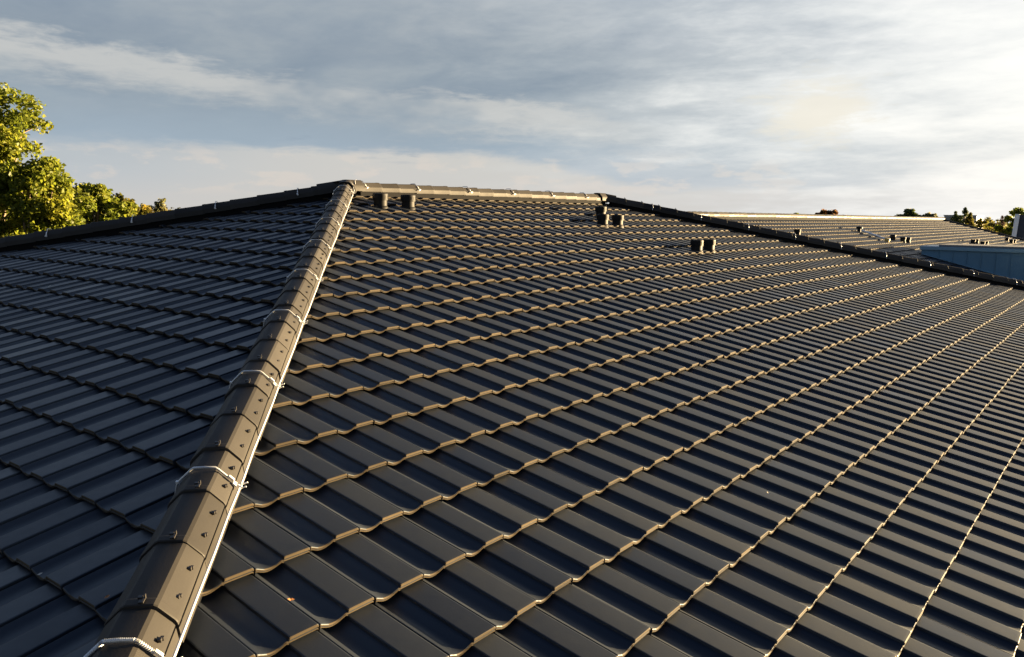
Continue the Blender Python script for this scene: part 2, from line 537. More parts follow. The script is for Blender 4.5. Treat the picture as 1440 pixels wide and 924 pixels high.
# back slope
tile_slope("roof_slope", (0, 0, 0), (-1, 0, 0), (0, CP, -SP), (0, SP, CP), 0.2, 0.4, 24,
           lambda s: (-L - s - 1, s + 1), [((0, 0, 0), nrm((-1, -1, 0))), ((L, 0, 0), nrm((1, -1, 0))), ((0, 0.16, 0), (0, -1, 0))],
           main, False, None, 4)


def solid(name, pts_top, thick, m, parent):
    bm = bmesh.new()
    a = [bm.verts.new(W(p)) for p in pts_top]
    b = [bm.verts.new(W((p[0], p[1], p[2] - thick))) for p in pts_top]
    bm.faces.new(a)
    bm.faces.new(b[::-1])
    for i in range(len(a)):
        j = (i + 1) % len(a)
        bm.faces.new((a[j], a[i], b[i], b[j]))
    bmesh.ops.recalc_face_normals(bm, faces=bm.faces[:])
    return obj_bm(name, bm, m, parent)


# deck under the tiles and the walls of the building
def deck_main():
    bm = bmesh.new()
    dz = -0.21
    e = (SMAX + 0.1) * CP
    ez = -e * TP
    A, B = (0, 0, dz), (L, 0, dz)
    c = [(-e, -e), (L + e, -e), (L + e, e), (-e, e)]
    tv = [bm.verts.new(W(A)), bm.verts.new(W(B))]
    cv = [bm.verts.new(W((x, y, ez + dz))) for x, y in c]
    lv = [bm.verts.new(W((x, y, ez + dz - .4))) for x, y in c]
    for f in ((cv[0], cv[1], tv[1], tv[0]), (cv[1], cv[2], tv[1]), (cv[2], cv[3], tv[0], tv[1]), (cv[3], cv[0], tv[0]), tuple(lv[::-1])):
        bm.faces.new(f)
    for i in range(4):
        j = (i + 1) % 4
        bm.faces.new((lv[i], lv[j], cv[j], cv[i]))
    bmesh.ops.recalc_face_normals(bm, faces=bm.faces[:])
    obj_bm("roof_deck", bm, M_DECK, main)
    bm = bmesh.new()
    e2 = e - 1.6
    top = ZR + (ez + dz - .4) * S
    x0, x1, y0, y1 = -e2 * S, (L + e2) * S, -e2 * S, e2 * S
    bm_box(bm, ((x0 + x1) / 2, (y0 + y1) / 2, top / 2 - .2), (x1 - x0, y1 - y0, top + .38))
    obj_bm("wall", bm, M_RENDER, main)


deck_main()

# ------------------------------------------------------------------ hip and ridge caps
CAPH = [(-0.306, 0.085), (-0.298, 0.14), (-0.286, 0.232), (-0.268, 0.262), (-0.145, 0.390), (-0.112, 0.408), (0.0, 0.412), (0.112, 0.408),
        (0.145, 0.390), (0.268, 0.262), (0.286, 0.232), (0.298, 0.14), (0.306, 0.085)]


def cap_row(name, o, dvec, lvec, nvec, t_end, t_min, pitch_, parent, label=None, clips=True, lugs=True, right_skirt=0.085, seed=5, lift=0.0):
    """overlapping trapezoid caps; each downhill end lies on the next cap"""
    rg = np.random.default_rng(seed)
    o, dvec, lvec, nvec = map(np.array, (o, dvec, lvec, nvec))
    V, F, TN = [], [], []
    CAPR = CAPH[:-1] + [(0.310, right_skirt)]
    ns = len(CAPR)

    def pt(t, a, h):
        q = o + dvec * t + lvec * a + nvec * (h + lift)
        return (q[0] * S, q[1] * S, q[2] * S + ZR)
    t = t_end
    ts = []
    while t > t_min:
        ts.append(t)
        t -= pitch_
    lugV = []
    for t1 in ts:
        t0 = max(t1 - pitch_ - 0.07, t_min - pitch_)
        tn = rg.normal(0, .5)
        ja, jh = rg.normal(0, .005), rg.normal(0, .004)
        b = len(V)
        rings = []
        for (tt, k, dh) in ((t0, 0.965, -0.018), (t0 + .12, 0.967, -0.016), (t1 - 0.10, 0.995, 0.0), (t1 - 0.085, 1.0, 0.004), (t1 - 0.012, 1.0, 0.006), (t1, 0.99, 0.001), (t1, 0.93, -0.028)):
            rings.append([pt(tt, a * k + ja, (h - .2) * k + .2 + dh + jh) for a, h in CAPR])
        for rg_ in rings:
            V += rg_
        for i in range(len(rings) - 1):
            for k in range(ns - 1):
                F.append((b + i * ns + k, b + i * ns + k + 1, b + (i + 1) * ns + k + 1, b + (i + 1) * ns + k))
        TN += [tn] * (ns * len(rings))
    o_ = obj_np(name, np.array(V), np.array(F), M_CAP, parent, TN, 13)
    if label:
        o_["label"] = label
    bmr = bmesh.new()
    ra = [bmr.verts.new(pt(t_min, a, h)) for a, h in ((-.25, -.16), (-.235, .15), (.235, .15), (.25, -.16))]
    rb = [bmr.verts.new(pt(t_end - .02, a, h)) for a, h in ((-.25, -.16), (-.235, .15), (.235, .15), (.25, -.16))]
    for i in range(3):
        bmr.faces.new((ra[i], ra[i + 1], rb[i + 1], rb[i]))
    bmr.faces.new(rb)
    obj_bm("ventilation_roll", bmr, M_DECK, o_)
    # clips at the seams
    if clips:
        bm = bmesh.new()
        ax = Matrix([lvec, dvec, nvec]).transposed()
        bm_box(bm, (0, 0, 0.008 * S), (0.042 * S, 0.08 * S, 0.012 * S), ax, 0.002 * S)
        bm_box(bm, ax @ Vector((0.018 * S, -0.03 * S, 0.022 * S)), (0.008 * S, 0.025 * S, 0.04 * S), ax)
        bm_box(bm, ax @ Vector((-0.02 * S, -0.03 * S, 0.014 * S)), (0.035 * S, 0.03 * S, 0.02 * S), ax)
        me = None
        for t1 in ts:
            q = pt(t1 - .045, 0.02, 0.425)
            if me is None:
                c = obj_bm("cap_clip", bm, M_CLIP, o_, 35)
                c.location = q
                c.matrix_parent_inverse = Matrix()
                me = c.data
            else:
                c = bpy.data.objects.new("cap_clip", me)
                c.location = q
                col.objects.link(c)
                c.parent = o_
    if lugs:
        me = None
        ax0 = Matrix([lvec, dvec, nvec]).transposed()
        sl = ax0 @ Matrix.Rotation(math.atan2(0.128, 0.123), 3, 'Y')
        for side in lugs:
            for t1 in ts[:50]:
                for f in (0.27, 0.70):
                    a = 0.232 * side
                    q = pt(t1 - f * pitch_, a, 0.298)
                    if me is None:
                        bm = bmesh.new()
                        bm_box(bm, (0, 0, 0), (0.032 * S, 0.036 * S, 0.032 * S), ax0, 0.006 * S)
                        bm_box(bm, ax0 @ Vector((0.01 * S * side, -.03 * S, -0.01 * S)), (0.03 * S, 0.03 * S, 0.03 * S), ax0, 0.004 * S)
                        c = obj_bm("cap_screw", bm, M_CLIP, o_, 40)
                        c.matrix_parent_inverse = Matrix()
                        me = c.data
                    else:
                        c = bpy.data.objects.new("cap_screw", me)
                        col.objects.link(c)
                        c.parent = o_
                    c.location = q
    return o_


def hipframe(sx, sy):
    dv = np.array([sx, sy, -TP]); dv = dv / np.linalg.norm(dv)
    lv = np.array([-sy, sx, 0.0]) / math.sqrt(2)
    if lv[0] < 0 or (sx > 0 and sy > 0):
        lv = lv
    nv = np.cross(lv, dv)
    if nv[2] < 0:
        lv, nv = -lv, -nv
        nv = np.cross(lv, dv)
        if nv[2] < 0:
            nv = -nv
    return dv, lv, nv


D1, L1, N1 = hipframe(-1, -1)
if L1[0] < 0:
    L1 = -L1
D2, L2, N2 = hipframe(1, -1)
D3, L3, N3 = hipframe(-1, 1)
D4, L4, N4 = hipframe(1, 1)
HEND = (SMAX) * CP * math.sqrt(2 + TP * TP)
OFF1 = tuple(-0.03 * L1)
cap_row("hip_capping", OFF1, D1, L1, N1, 23.42228 + 0.93192 * 13, 0.55, 0.93192, main, "near hip capping, one face lit tan, one dark", True, (1,), 0.03, seed=5)
cap_row("hip_capping", (L, 0, 0), D2, L2, N2, 24.9 + .9 * 14, 0.4, 0.93192, main, "far hip capping with dark near face", True, None, seed=6)
cap_row("hip_capping", (0, 0, 0), D3, L3, N3, 5.88 + .93 * 32, 0.5, 0.93192, main, "shaded dark hip capping against the sky", False, None, seed=7)
cap_row("hip_capping", (L, 0, 0), D4, L4, N4, 34, 0.5, 0.93192, main, None, False, None, seed=8)
cap_row("ridge_capping", (0, 0, 0), (1, 0, 0), (0, -1, 0), (0, 0, 1), L - .1, 0.45, 0.92, main, "sunlit ridge capping", False, None, seed=9, lift=-0.005)


def apex_cap(o, arms, parent):
    """three-way starter cap: short oversize cap arms meeting in one point"""
    bm = bmesh.new()
    for k, (dv, lv, nv, ln) in enumerate(arms):
        dv, lv, nv = map(np.array, (dv, lv, nv))
        g = 1.16 + .012 * k
        rings = []
        for t, gg in ((-0.05, g), (ln, g * 1.02), (ln, g * .93)):
            rings.append([bm.verts.new(W(np.array(o) + dv * t + lv * a * gg + nv * ((h - .2) * gg + .2 + .012))) for a, h in CAPH])
        for a, b in zip(rings, rings[1:]):
            for i in range(len(CAPH) - 1):
                bm.faces.new((a[i], a[i + 1], b[i + 1], b[i]))
    bmesh.ops.recalc_face_normals(bm, faces=bm.faces[:])
    return obj_bm("apex_cap", bm, M_CAP, parent, 30)


apex_cap((0, 0, 0.0), [(D1, L1, N1, 0.50), (D3, L3, N3, 0.95), ((1, 0, 0), (0, -1, 0), (0, 0, 1), 0.55)], main)
apex_cap((L, 0, 0), [(D2, L2, N2, 0.6), (D4, L4, N4, 0.6), ((-1, 0, 0), (0, -1, 0), (0, 0, 1), 0.6)], main)


# ------------------------------------------------------------------ lightning conductors
def conductor(label, o, dv, lv, nv, side, straps, wire_pts, ribbed=()):
    """round wire beside the caps, held by straps bent over them"""
    o, dv, lv, nv = map(np.array, (o, dv, lv, nv))
    lv = lv * side
    f = lambda t, a, h: W(o + dv * t + lv * a + nv * h)
    th = thing("lightning_conductor", f(straps[0], 0, 0.45), label, "lightning conductor", "lightning conductors on the roof")
    bm = bmesh.new()
    pts = []
    for i, (t, a, h) in enumerate(wire_pts):
        pts.append(f(t, a, h))
    bm_tube(bm, pts, 0.0125 * S, 8)
    obj_bm("wire", bm, M_ALU, th, 50)
    meshes = {}
    for t in straps:
        kind = 'rib' if t in ribbed else 'plain'
        org = f(t, 0, 0)
        if kind not in meshes:
            loc = lambda a, h, tt=0: Vector(lv * a * S + nv * h * S + dv * tt * S)
            path = [(-0.325, 0.10), (-0.305, 0.20), (-0.285, 0.265), (-0.262, 0.290), (-0.140, 0.412), (-0.112, 0.433), (0, 0.438), (0.112, 0.433), (0.140, 0.412), (0.245, 0.305)]
            bm = bmesh.new()
            if kind == 'rib':
                P_ = []
                R_ = []
                for (a, b) in zip(path[3:], path[4:]):
                    for k in range(16):
                        u = k / 16
                        P_.append(loc(a[0] + (b[0] - a[0]) * u, a[1] + (b[1] - a[1]) * u))
                        R_.append((0.020 if k % 2 else 0.014) * S)
                bm_tube(bm, P_, R_, 8)
                bm_tube(bm, [loc(*q) for q in path[:5]], 0.0125 * S, 6)
            else:
                bm_tube(bm, [loc(*q) for q in path], 0.0125 * S, 8)
            m1 = bm_to_mesh(bm, "strap", M_ZINC)
            ax = Matrix([lv, dv, nv]).transposed()
            sl = ax @ Matrix.Rotation(R(46), 3, 'Y')
            bm = bmesh.new()
            bm_box(bm, loc(0.268, 0.300), (0.075 * S, 0.032 * S, 0.026 * S), sl, 0.004 * S)
            bm_box(bm, loc(0.300, 0.235, .012), (0.05 * S, 0.05 * S, 0.02 * S), sl, 0.004 * S)
            bm_tube(bm, [loc(0.285, 0.262), loc(0.345, 0.208)], 0.014 * S, 6)
            bm_box(bm, loc(0.352, 0.195), (0.035 * S, 0.055 * S, 0.040 * S), ax, 0.006 * S)
            bm_tube(bm, [loc(0.36, 0.21, -.02), loc(0.43, 0.235, -.02)], 0.009 * S, 6)
            bm_tube(bm, [loc(0.36, 0.19, .02), loc(0.42, 0.205, .02)], 0.009 * S, 6)
            m2 = bm_to_mesh(bm, "clamp", M_ALU)
            bm = bmesh.new()
            bm_box(bm, loc(-0.285, 0.270), (0.04 * S, 0.036 * S, 0.03 * S), ax, 0.006 * S)
            m3 = bm_to_mesh(bm, "bolt", M_ALU)
            meshes[kind] = (m1, m2, m3)
        m1, m2, m3 = meshes[kind]
        so_ = bpy.data.objects.new("strap", m1)
        col.objects.link(so_)
        so_.parent = th
        so_.location = org - th.location
        for nm, mm in (("clamp", m2), ("bolt", m3)):
            c = bpy.data.objects.new(nm, mm)
            col.objects.link(c)
            c.parent = so_
    return th


def bm_to_mesh(bm, name, m):
    me = bpy.data.meshes.new(name)
    bm.to_mesh(me)
    bm.free()
    me.materials.append(m)
    me.polygons.foreach_set('use_smooth', [True] * len(me.polygons))
    me.set_sharp_from_angle(angle=R(40))
    return me


def wavy(t0, t1, step, a, h, amp, seed):
    rg = random.Random(seed)
    out = []
    t = t0
    while t < t1:
        out.append((t, a + rg.uniform(-amp, amp), h + rg.uniform(-amp, amp) * .6))
        t += step
    return out


near_straps = [26.60, 23.86, 21.14, 18.33, 15.45, 12.62, 9.76, 6.92, 4.08, 1.25]
conductor("pale lightning conductor wire along the near hip, lit bright, with straps over its caps", OFF1, D1, L1, N1, 1, near_straps,
          [(0.10, 0.16, 0.44), (0.35, 0.27, 0.36)] + wavy(0.7, 34, 0.7, 0.35, 0.20, 0.008, 1), ribbed=(23.86,))
conductor("lightning conductor straps along the sunlit ridge between the two roof peaks", (0, 0, 0), (1, 0, 0), (0, -1, 0), (0, 0, 1), 1,
          [0.65, 3.31, 6.35, 9.26, 12.25, 15.2], [(0.12, 0.33, 0.30), (0.22, 0.2, 0.42), (.45, 0.0, 0.47), (.6, -0.25, 0.33)] + wavy(0.7, L - .2, 0.7, -0.36, 0.17, 0.008, 2))
conductor("lightning conductor on the dark hip running down in front of the leafy trees", (0, 0, 0), D3, L3, N3, 1 if L3[0] < 0 else -1,
          [1.62, 4.43, 7.22, 10.02, 12.85, 15.7, 18.5], [(0.1, 0.0, 0.46), (0.4, -0.25, 0.32)] + wavy(0.7, 30, 0.9, -0.35, 0.20, 0.008, 3))
conductor("lightning conductor on the long far hip in front of the rear wing roof", (L, 0, 0), D2, L2, N2, 1 if L2[0] > 0 else -1,
          [2.6 + 2.68 * k for k in range(13)], [(0.1, 0.0, 0.46), (0.4, 0.25, 0.32)] + wavy(0.7, 34, 0.9, 0.35, 0.20, 0.008, 4))


# ------------------------------------------------------------------ roof vents
EF = (0, -CP, -SP)
NF1 = (0, -SP, CP)


def vent_proto():
    t = thing("roof_vent", (0, 0, 0), "x", "roof vent", "black vent pipes on the roofs")
    bm = bmesh.new()
    bm_lathe(bm, [(0.28 * S, -0.14 * S), (0.262 * S, -0.03 * S), (0.24 * S, 0.01 * S), (0.216 * S, 0.03 * S)], 24)
    obj_bm("base_collar", bm, M_BLACK, t, 40)
    bm = bmesh.new()
    bm_lathe(bm, [(0.226 * S, -0.10 * S), (0.226 * S, 0.245 * S), (0.20 * S, 0.26 * S)], 28)
    obj_bm("pipe", bm, M_BLACK, t, 40)
    bm = bmesh.new()
    bm_lathe(bm, [(0.23 * S, 0.215 * S), (0.256 * S, 0.205 * S), (0.262 * S, 0.24 * S), (0.262 * S, 0.40 * S), (0.259 * S, 0.425 * S), (0.246 * S, 0.440 * S), (0.17 * S, 0.447 * S), (0.05 * S, 0.449 * S)], 28)
    c = obj_bm("cowl", bm, M_BLACK, t, 40)
    bm = bmesh.new()
    for k in range(16):
        a = 2 * math.pi * k / 16
        rm = Matrix.Rotation(a, 3, 'Z')
        bm_box(bm, rm @ Vector((0.262 * S, 0, 0.32 * S)), (0.012 * S, 0.03 * S, 0.11 * S), rm)
    obj_bm("vent_slots", bm, M_BLACK, c)
    return t


def copy_tree(o, parent=None):
    c = o.copy()
    col.objects.link(c)
    if parent is not None:
        c.parent = parent
    for ch in list(o.children):
        copy_tree(ch, c)
    return c


vp = vent_proto()
Y2, Z2 = 3.5, -0.72


def f1pt(x, s):
    return W((x, -s * CP, -s * SP - 0.03))


def frpt(x, s):
    return W((x, Y2 - s * CP, Z2 - s * SP - 0.03))


vents = [
    (f1pt(0.05, 1.72), 1.0, "leftmost black vent pipe on the main slope, beside the near hip"),
    (f1pt(1.30, 1.80), 1.0, "second vent pipe from the near hip, below the ridge"),
    (f1pt(12.75, 2.72), 1.0, "rear vent pipe of the cluster of three below the end of the ridge"),
    (f1pt(10.75, 4.1), 1.0, "front left vent pipe in the cluster of three below the ridge end"),
    (f1pt(11.85, 4.2), 1.0, "front right vent pipe in the cluster of three below the ridge end"),
    (f1pt(11.85, 8.1), 1.0, "left vent pipe of the lower pair near the far hip"),
    (f1pt(13.05, 8.1), 1.0, "right vent pipe of the lower pair near the far hip"),
    (frpt(43.7, 4.9), 1.0, "lone vent on the rear wing roof, just beyond the far hip"),
    (frpt(63.6, 7.3), 1.0, "vent on the rear wing beside the lower end of the pale pipe"),
    (frpt(64.2, 8.1), 1.0, "left one of two touching vents right of the pale pipe"),
    (frpt(65.25, 8.3), 1.0, "right one of two touching vents right of the pale pipe"),
    (frpt(88.8, 10.4), 1.0, "first vent from the left above the blue dormer roof edge"),
    (frpt(91.2, 10.4), 1.0, "second vent from the left above the blue dormer roof edge"),
    (frpt(89.7, 11.3), 1.0, "third vent from the left above the blue dormer roof edge"),
    (frpt(91.4, 11.4), 1.0, "fourth vent from the left above the blue dormer roof edge"),
    (frpt(113.7, 10.9), 1.0, "upper vent of the distant three near the end verge of the rear wing"),
    (frpt(111.0, 11.8), 1.0, "lower left vent of the distant three near the rear wing verge"),
    (frpt(112.9, 11.9), 1.0, "lower right vent of the distant three near the rear wing verge"),
]
for i, (p, k, lb) in enumerate(vents):
    v = vp if i == 0 else copy_tree(vp)
    v.location = p
    v["label"] = lb
    v.rotation_euler.z = random.uniform(0, 6)

# ------------------------------------------------------------------ rear wing roof
wing = thing("rear_wing_building", W((70, Y2, -25)), "long low rear wing with tiled roof and a pale lit ridge, beyond the far hip", "building")
wing.location.z = 0
XE = 126.6
tile_slope("roof_slope", (0, Y2, Z2), (1, 0, 0), (0, -CP, -SP), (0, -SP, CP), 0.21, 0.2, 22,
           lambda s: (16, XE), [((VAL, 0, 0), nrm((-1, -1, 0))), ((XE, 0, 0), (1, 0, 0)), ((0, Y2 - .16, 0), (0, 1, 0))], wing, False, "front slope of the rear wing", 21)
tile_slope("roof_slope", (0, Y2, Z2), (-1, 0, 0), (0, CP, -SP), (0, SP, CP), 0.3, 0.2, 8,
           lambda s: (-XE, -18), [((18.9, 0, 0), (-1, 0, 0)), ((XE, 0, 0), (1, 0, 0)), ((0, Y2 + .16, 0), (0, -1, 0))], wing, False, None, 22)
cap_row("ridge_capping", (0, Y2, Z2), (1, 0, 0), (0, -1, 0), (0, 0, 1), XE + .1, 18.9, 0.92, wing, "pale sunlit ridge capping", False, None, seed=23)
for k in range(0):
    pass
# verge at the far gable end
bm = bmesh.new()
rings = []
for s in np.linspace(-.1, 22.2, 24):
    q = np.array([XE, Y2 - s * CP, Z2 - s * SP])
    rings.append([bm.verts.new(W(q + np.array([a, 0, 0]) + np.array(NF1) * h)) for a, h in ((-.3, -.02), (-.3, .10), (-.12, .2), (.12, .2), (.2, .05), (.2, -.6))])
for a, b in zip(rings, rings[1:]):
    for i in range(5):
        bm.faces.new((a[i], b[i], b[i + 1], a[i + 1]))
bmesh.ops.recalc_face_normals(bm, faces=bm.faces[:])
obj_bm("verge_capping", bm, M_CAP, wing, 30)
solid("roof_deck", [(17, Y2, Z2 - .21), (XE, Y2, Z2 - .21), (XE, Y2 - 22 * CP, Z2 - .21 - 22 * SP), (41, Y2 - 22 * CP, Z2 - .21 - 22 * SP)], .3, M_DECK, wing)
solid("roof_deck", [(XE, Y2, Z2 - .21), (19, Y2, Z2 - .21), (19, Y2 + 8 * CP, Z2 - .21 - 8 * SP), (XE, Y2 + 8 * CP, Z2 - .21 - 8 * SP)], .3, M_DECK, wing)
bm = bmesh.new()
xa, xb, ya, yb = 44 * S, (XE - 1) * S, (Y2 - 20.5) * S, (Y2 + 7) * S
bm_box(bm, ((xa + xb) / 2, (ya + yb) / 2, 3.2), (xb - xa, yb - ya, 6.6))
g = bm.verts[:]
obj_bm("wall", bm, M_RENDER, wing)

# blue standing-seam dormer on the rear wing
XD, YD0, YD1, ZD = 56.63, -7.50, -23.5, -2.95


def wing_z(y):
    return Z2 - (Y2 - y) * TP


bm = bmesh.new()
pr = [(YD0, wing_z(YD0) - .3), (YD0, ZD), (YD1, ZD), (YD1, wing_z(YD1) - .3)]
a = [bm.verts.new(W((XD, y, z))) for y, z in pr]
b = [bm.verts.new(W((XD + 4.6, y, z))) for y, z in pr]
bm.faces.new(a)
bm.faces.new(b[::-1])
for i in range(4):
    j = (i + 1) % 4
    bm.faces.new((a[i], b[i], b[j], a[j]))
bmesh.ops.recalc_face_normals(bm, faces=bm.faces[:])
dormer = obj_bm("dormer", bm, M_BLUE, wing)
dormer["label"] = "blue metal clad dormer cheek with upright seams"
y = -8.84
while y > YD1:
    zb = wing_z(y)
    bm = bmesh.new()
    bm_box(bm, W((XD - .03, y, (zb + ZD - .28) / 2)), (0.06 * S, 0.045 * S, (ZD - .28 - zb) * S))
    obj_bm("cladding_seam", bm, M_BLUE, dormer)
    y -= 1.036
bm = bmesh.new()
bm_box(bm, W((XD + 2.3, (YD0 + YD1) / 2, ZD - .10)), (4.9 * S, (YD0 - YD1 + .25) * S, 0.30 * S), None, 0.01)
obj_bm("fascia_band", bm, M_BLUE2, dormer)
bm = bmesh.new()
bm_box(bm, W((XD + 2.4, (-8.76 + YD1) / 2, ZD + .14)), (4.6 * S, (-8.76 - YD1) * S, 0.16 * S), None, 0.01)
obj_bm("dormer_roof", bm, M_MEMB, dormer)
bm = bmesh.new()
for yy in np.arange(YD0 - .1, YD1, -0.5):
    bm_box(bm, W((XD - .22, yy - .25, wing_z(yy - .25) + .03)), (0.42 * S, 0.52 * S, 0.02 * S), Matrix.Rotation(P, 3, 'X'))
obj_bm("flashing", bm, M_BLUE2, dormer)

# pale pipe lying on the rear wing slope
pt_ = thing("flue_pipe", frpt(61.1, 6.2), "bright metal pipe lying down the rear wing slope with a dark cowl", "pipe")
bm = bmesh.new()
bm_tube(bm, [frpt(62.2, 4.75) + Vector((0, 0, .17 * S)), frpt(61.0, 6.2) + Vector((0, 0, .18 * S)), frpt(59.9, 7.5) + Vector((0, 0, .17 * S))], 0.085 * S, 10)
obj_bm("pipe", bm, M_STEEL_DUCT, pt_, 40)
bm = bmesh.new()
bm_lathe(bm, [(0.16 * S, -.1 * S), (0.16 * S, .22 * S), (.30 * S, .24 * S), (.30 * S, .40 * S), (.1 * S, .47 * S)], 16, frpt(62.45, 4.45))
obj_bm("cowl", bm, M_BLACK, pt_, 40)
bm = bmesh.new()
bm_box(bm, frpt(59.75, 7.75) + Vector((0, 0, .14 * S)), (.34 * S, .40 * S, .30 * S), Matrix.Rotation(P, 3, 'X'), .03 * S)
obj_bm("end_bracket", bm, M_BRASS, pt_, 40)

# ------------------------------------------------------------------ ground
bm = bmesh.new()
for x in (-2500, 2500):
    for y_ in (-2500, 2500):
        bm.verts.new((x, y_, 0))
vs = bm.verts[:]
bm.faces.new((vs[0], vs[2], vs[3], vs[1]))
gm = mat("meadow", (0.06, 0.075, 0.03), 0.9, 0.2, var=0.5, var_scale=0.15)
g = obj_bm("ground", bm, gm)
tag(g, "grassy ground around the buildings", "ground", None, "structure")


# ------------------------------------------------------------------ trees
def leaf_cloud(clumps, n_total, size, seed, aspect=0.75, power=0.72):
    """leaf quads spread through ellipsoid clumps [(c, (rx,ry,rz), tone)]"""
    rg = np.random.default_rng(seed)
    vol = np.array([c[1][0] * c[1][1] * c[1][2] for c in clumps]) ** power
    cnt = np.maximum(6, (n_total * vol / vol.sum())).astype(int)
    Cs, Tn = [], []
    for (c, r, tn), k in zip(clumps, cnt):
        u = rg.normal(size=(k, 3))
        u /= np.linalg.norm(u, axis=1, keepdims=True)
        rad = rg.uniform(0, 1, k) ** 0.42 * rg.uniform(.85, 1.12, k)
        Cs.append(np.array(c) + u * rad[:, None] * np.array(r))
        Tn.append(tn + rg.normal(0, .42, k))
    C = np.concatenate(Cs)
    T = np.concatenate(Tn).clip(-1, 1)
    n = len(C)
    nr = rg.normal(size=(n, 3)) + np.array([0, 0, .7])
    nr /= np.linalg.norm(nr, axis=1, keepdims=True)
    a = np.cross(nr, rg.normal(size=(n, 3)))
    a /= np.linalg.norm(a, axis=1, keepdims=True)
    b = np.cross(nr, a)
    s = size * rg.uniform(.55, 1.25, n)[:, None]
    fold = nr * s * .25
    V = np.stack([C - a * s - b * s * .15, C + b * s * aspect + fold, C + a * s + b * s * .05, C - b * s * aspect + fold], 1).reshape(-1, 3)
    F = np.arange(n * 4).reshape(n, 4)
    return V, F, np.repeat(T, 4)


def broad_tree(name, base, crown, trunk_h, trunk_r, n, size, lm, label, seed, group=None, limbs=9):
    """crown = list of big masses (dx,dy,z, rx,ry,rz)"""
    rg = random.Random(seed)
    t = thing(name, base, label, "tree", group)
    bx, by = base[0], base[1]
    bm = bmesh.new()
    bm_tube(bm, [(bx, by, 0), (bx + .1, by, trunk_h * .5), (bx, by + .1, trunk_h), (bx + .1, by, trunk_h * 1.5)], [trunk_r * 1.25, trunk_r, trunk_r * .8, trunk_r * .45], 10)
    clumps = []
    for (cx, cy, cz, rx, ry, rz) in crown:
        c = Vector((bx + cx, by + cy, cz))
        k = max(16, int(11 * (rx * ry * rz) ** .5))
        for i in range(k):
            u = Vector((rg.gauss(0, 1), rg.gauss(0, 1), rg.gauss(0, 1))).normalized() * (rg.random() ** .4)
            p = c + Vector((u.x * rx, u.y * ry, u.z * rz))
            s = rg.uniform(.26, .46) * min(rx, ry, rz) ** .7
            clumps.append((tuple(p), (s * 1.25, s * 1.25, s), rg.gauss(0, .28)))
            if i % 3 == 0:
                m = c + Vector((u.x * rx * .35, u.y * ry * .35, -rz * .35 + u.z * rz * .3))
                bm_tube(bm, [(bx, by, trunk_h * rg.uniform(.8, 1.3)), m, p], [trunk_r * .32, trunk_r * .16, trunk_r * .05], 6)
    obj_bm("trunk", bm, M_BARK, t, 60)
    V, F, T = leaf_cloud(clumps, n, size, seed)
    obj_np("crown", V, F, lm, t, T)
    return t


def conifer(name, base, h, r, n, size, lm, label, seed, group=None):
    rg = random.Random(seed)
    t = thing(name, base, label, "tree", group)
    bx, by = base[0], base[1]
    bm = bmesh.new()
    bm_tube(bm, [(bx, by, 0), (bx, by, h * .5), (bx, by, h * .98)], [r * .12, r * .07, .02], 8)
    clumps = []
    z = h * .40
    while z < h:
        f = 1 - (z / h)
        rr = r * f ** .7
        k = max(3, int(14 * f))
        for i in range(k):
            a = rg.uniform(0, 2 * math.pi)
            q = rr * rg.uniform(.3, 1.0)
            clumps.append(((bx + q * math.cos(a), by + q * math.sin(a), z - .12 * q), (.30 * rr + .16, .30 * rr + .16, .06 * r + .12), rg.gauss(0, .35)))
            if i % 2 == 0:
                bm_tube(bm, [(bx, by, z), (bx + q * math.cos(a), by + q * math.sin(a), z - .12 * q)], [.05, .015], 5)
        z += h * .035
    obj_bm("trunk", bm, M_BARK, t, 60)
    V, F, T = leaf_cloud(clumps, n, size, seed, .45, .25)
    obj_np("crown", V, F, lm, t, T)
    return t


GL = "trees behind the shaded hip"
broad_tree("plane_tree", (4.4, 24.5, 0), [(1.25, -.4, 11.75, 1.0, 1.1, 1.15), (1.1, -.4, 10.9, 1.2, 1.2, 1.1), (0.2, 0, 9.9, 1.9, 1.9, 1.4), (.2, 0, 8.4, 2.6, 2.2, 1.5), (-.6, .2, 11.4, 1.6, 1.6, 1.5)], 5.5, .30, 29000, .083, L_PLANE,
           "tall yellow-green plane tree rising highest at the left edge", 31, GL)
broad_tree("plane_tree", (5.2, 22.2, 0), [(.30, 0, 9.65, .95, 1.0, .85), (.65, -.1, 8.8, 1.25, 1.3, 1.0), (.5, .1, 7.7, 1.7, 1.5, .9)], 5.0, .2, 15000, .08, L_PLANE,
           "mid-height yellow-green tree beside the tallest one, behind the dark hip", 32, GL)
broad_tree("plane_tree", (8.7, 25.0, 0), [(-.30, 0, 9.2, .5, .6, .6), (.25, 0, 9.15, .5, .6, .6), (0.1, 0, 8.3, 1.5, 1.3, .9), (.8, -.2, 8.6, .7, .8, .6)], 5.2, .16, 10000, .08, L_PLANE,
           "small twin-topped yellow-green tree, third from the left edge", 33, GL)
broad_tree("field_maple", (15.7, 37.2, 0), [(0, 0, 9.05, 1.0, 1.1, .75), (.6, -.2, 8.5, 1.3, 1.1, .7), (-.7, 0, 8.4, 1.2, 1.1, .8)], 5.0, .2, 5500, .12, L_OLIVE,
           "darker olive tree at the end of the leafy group, touching the hip line", 34, GL)
GF = "far trees on the skyline"
broad_tree("birch_tree", (66.4, 123.4, 0), [(0, 0, 9.6, .9, .9, 1.2), (.1, 0, 8.4, 1.3, 1.2, .9)], 6, .14, 700, .22, L_PALE,
           "slender pale tree alone on the skyline left of the roof apex", 35, GF)
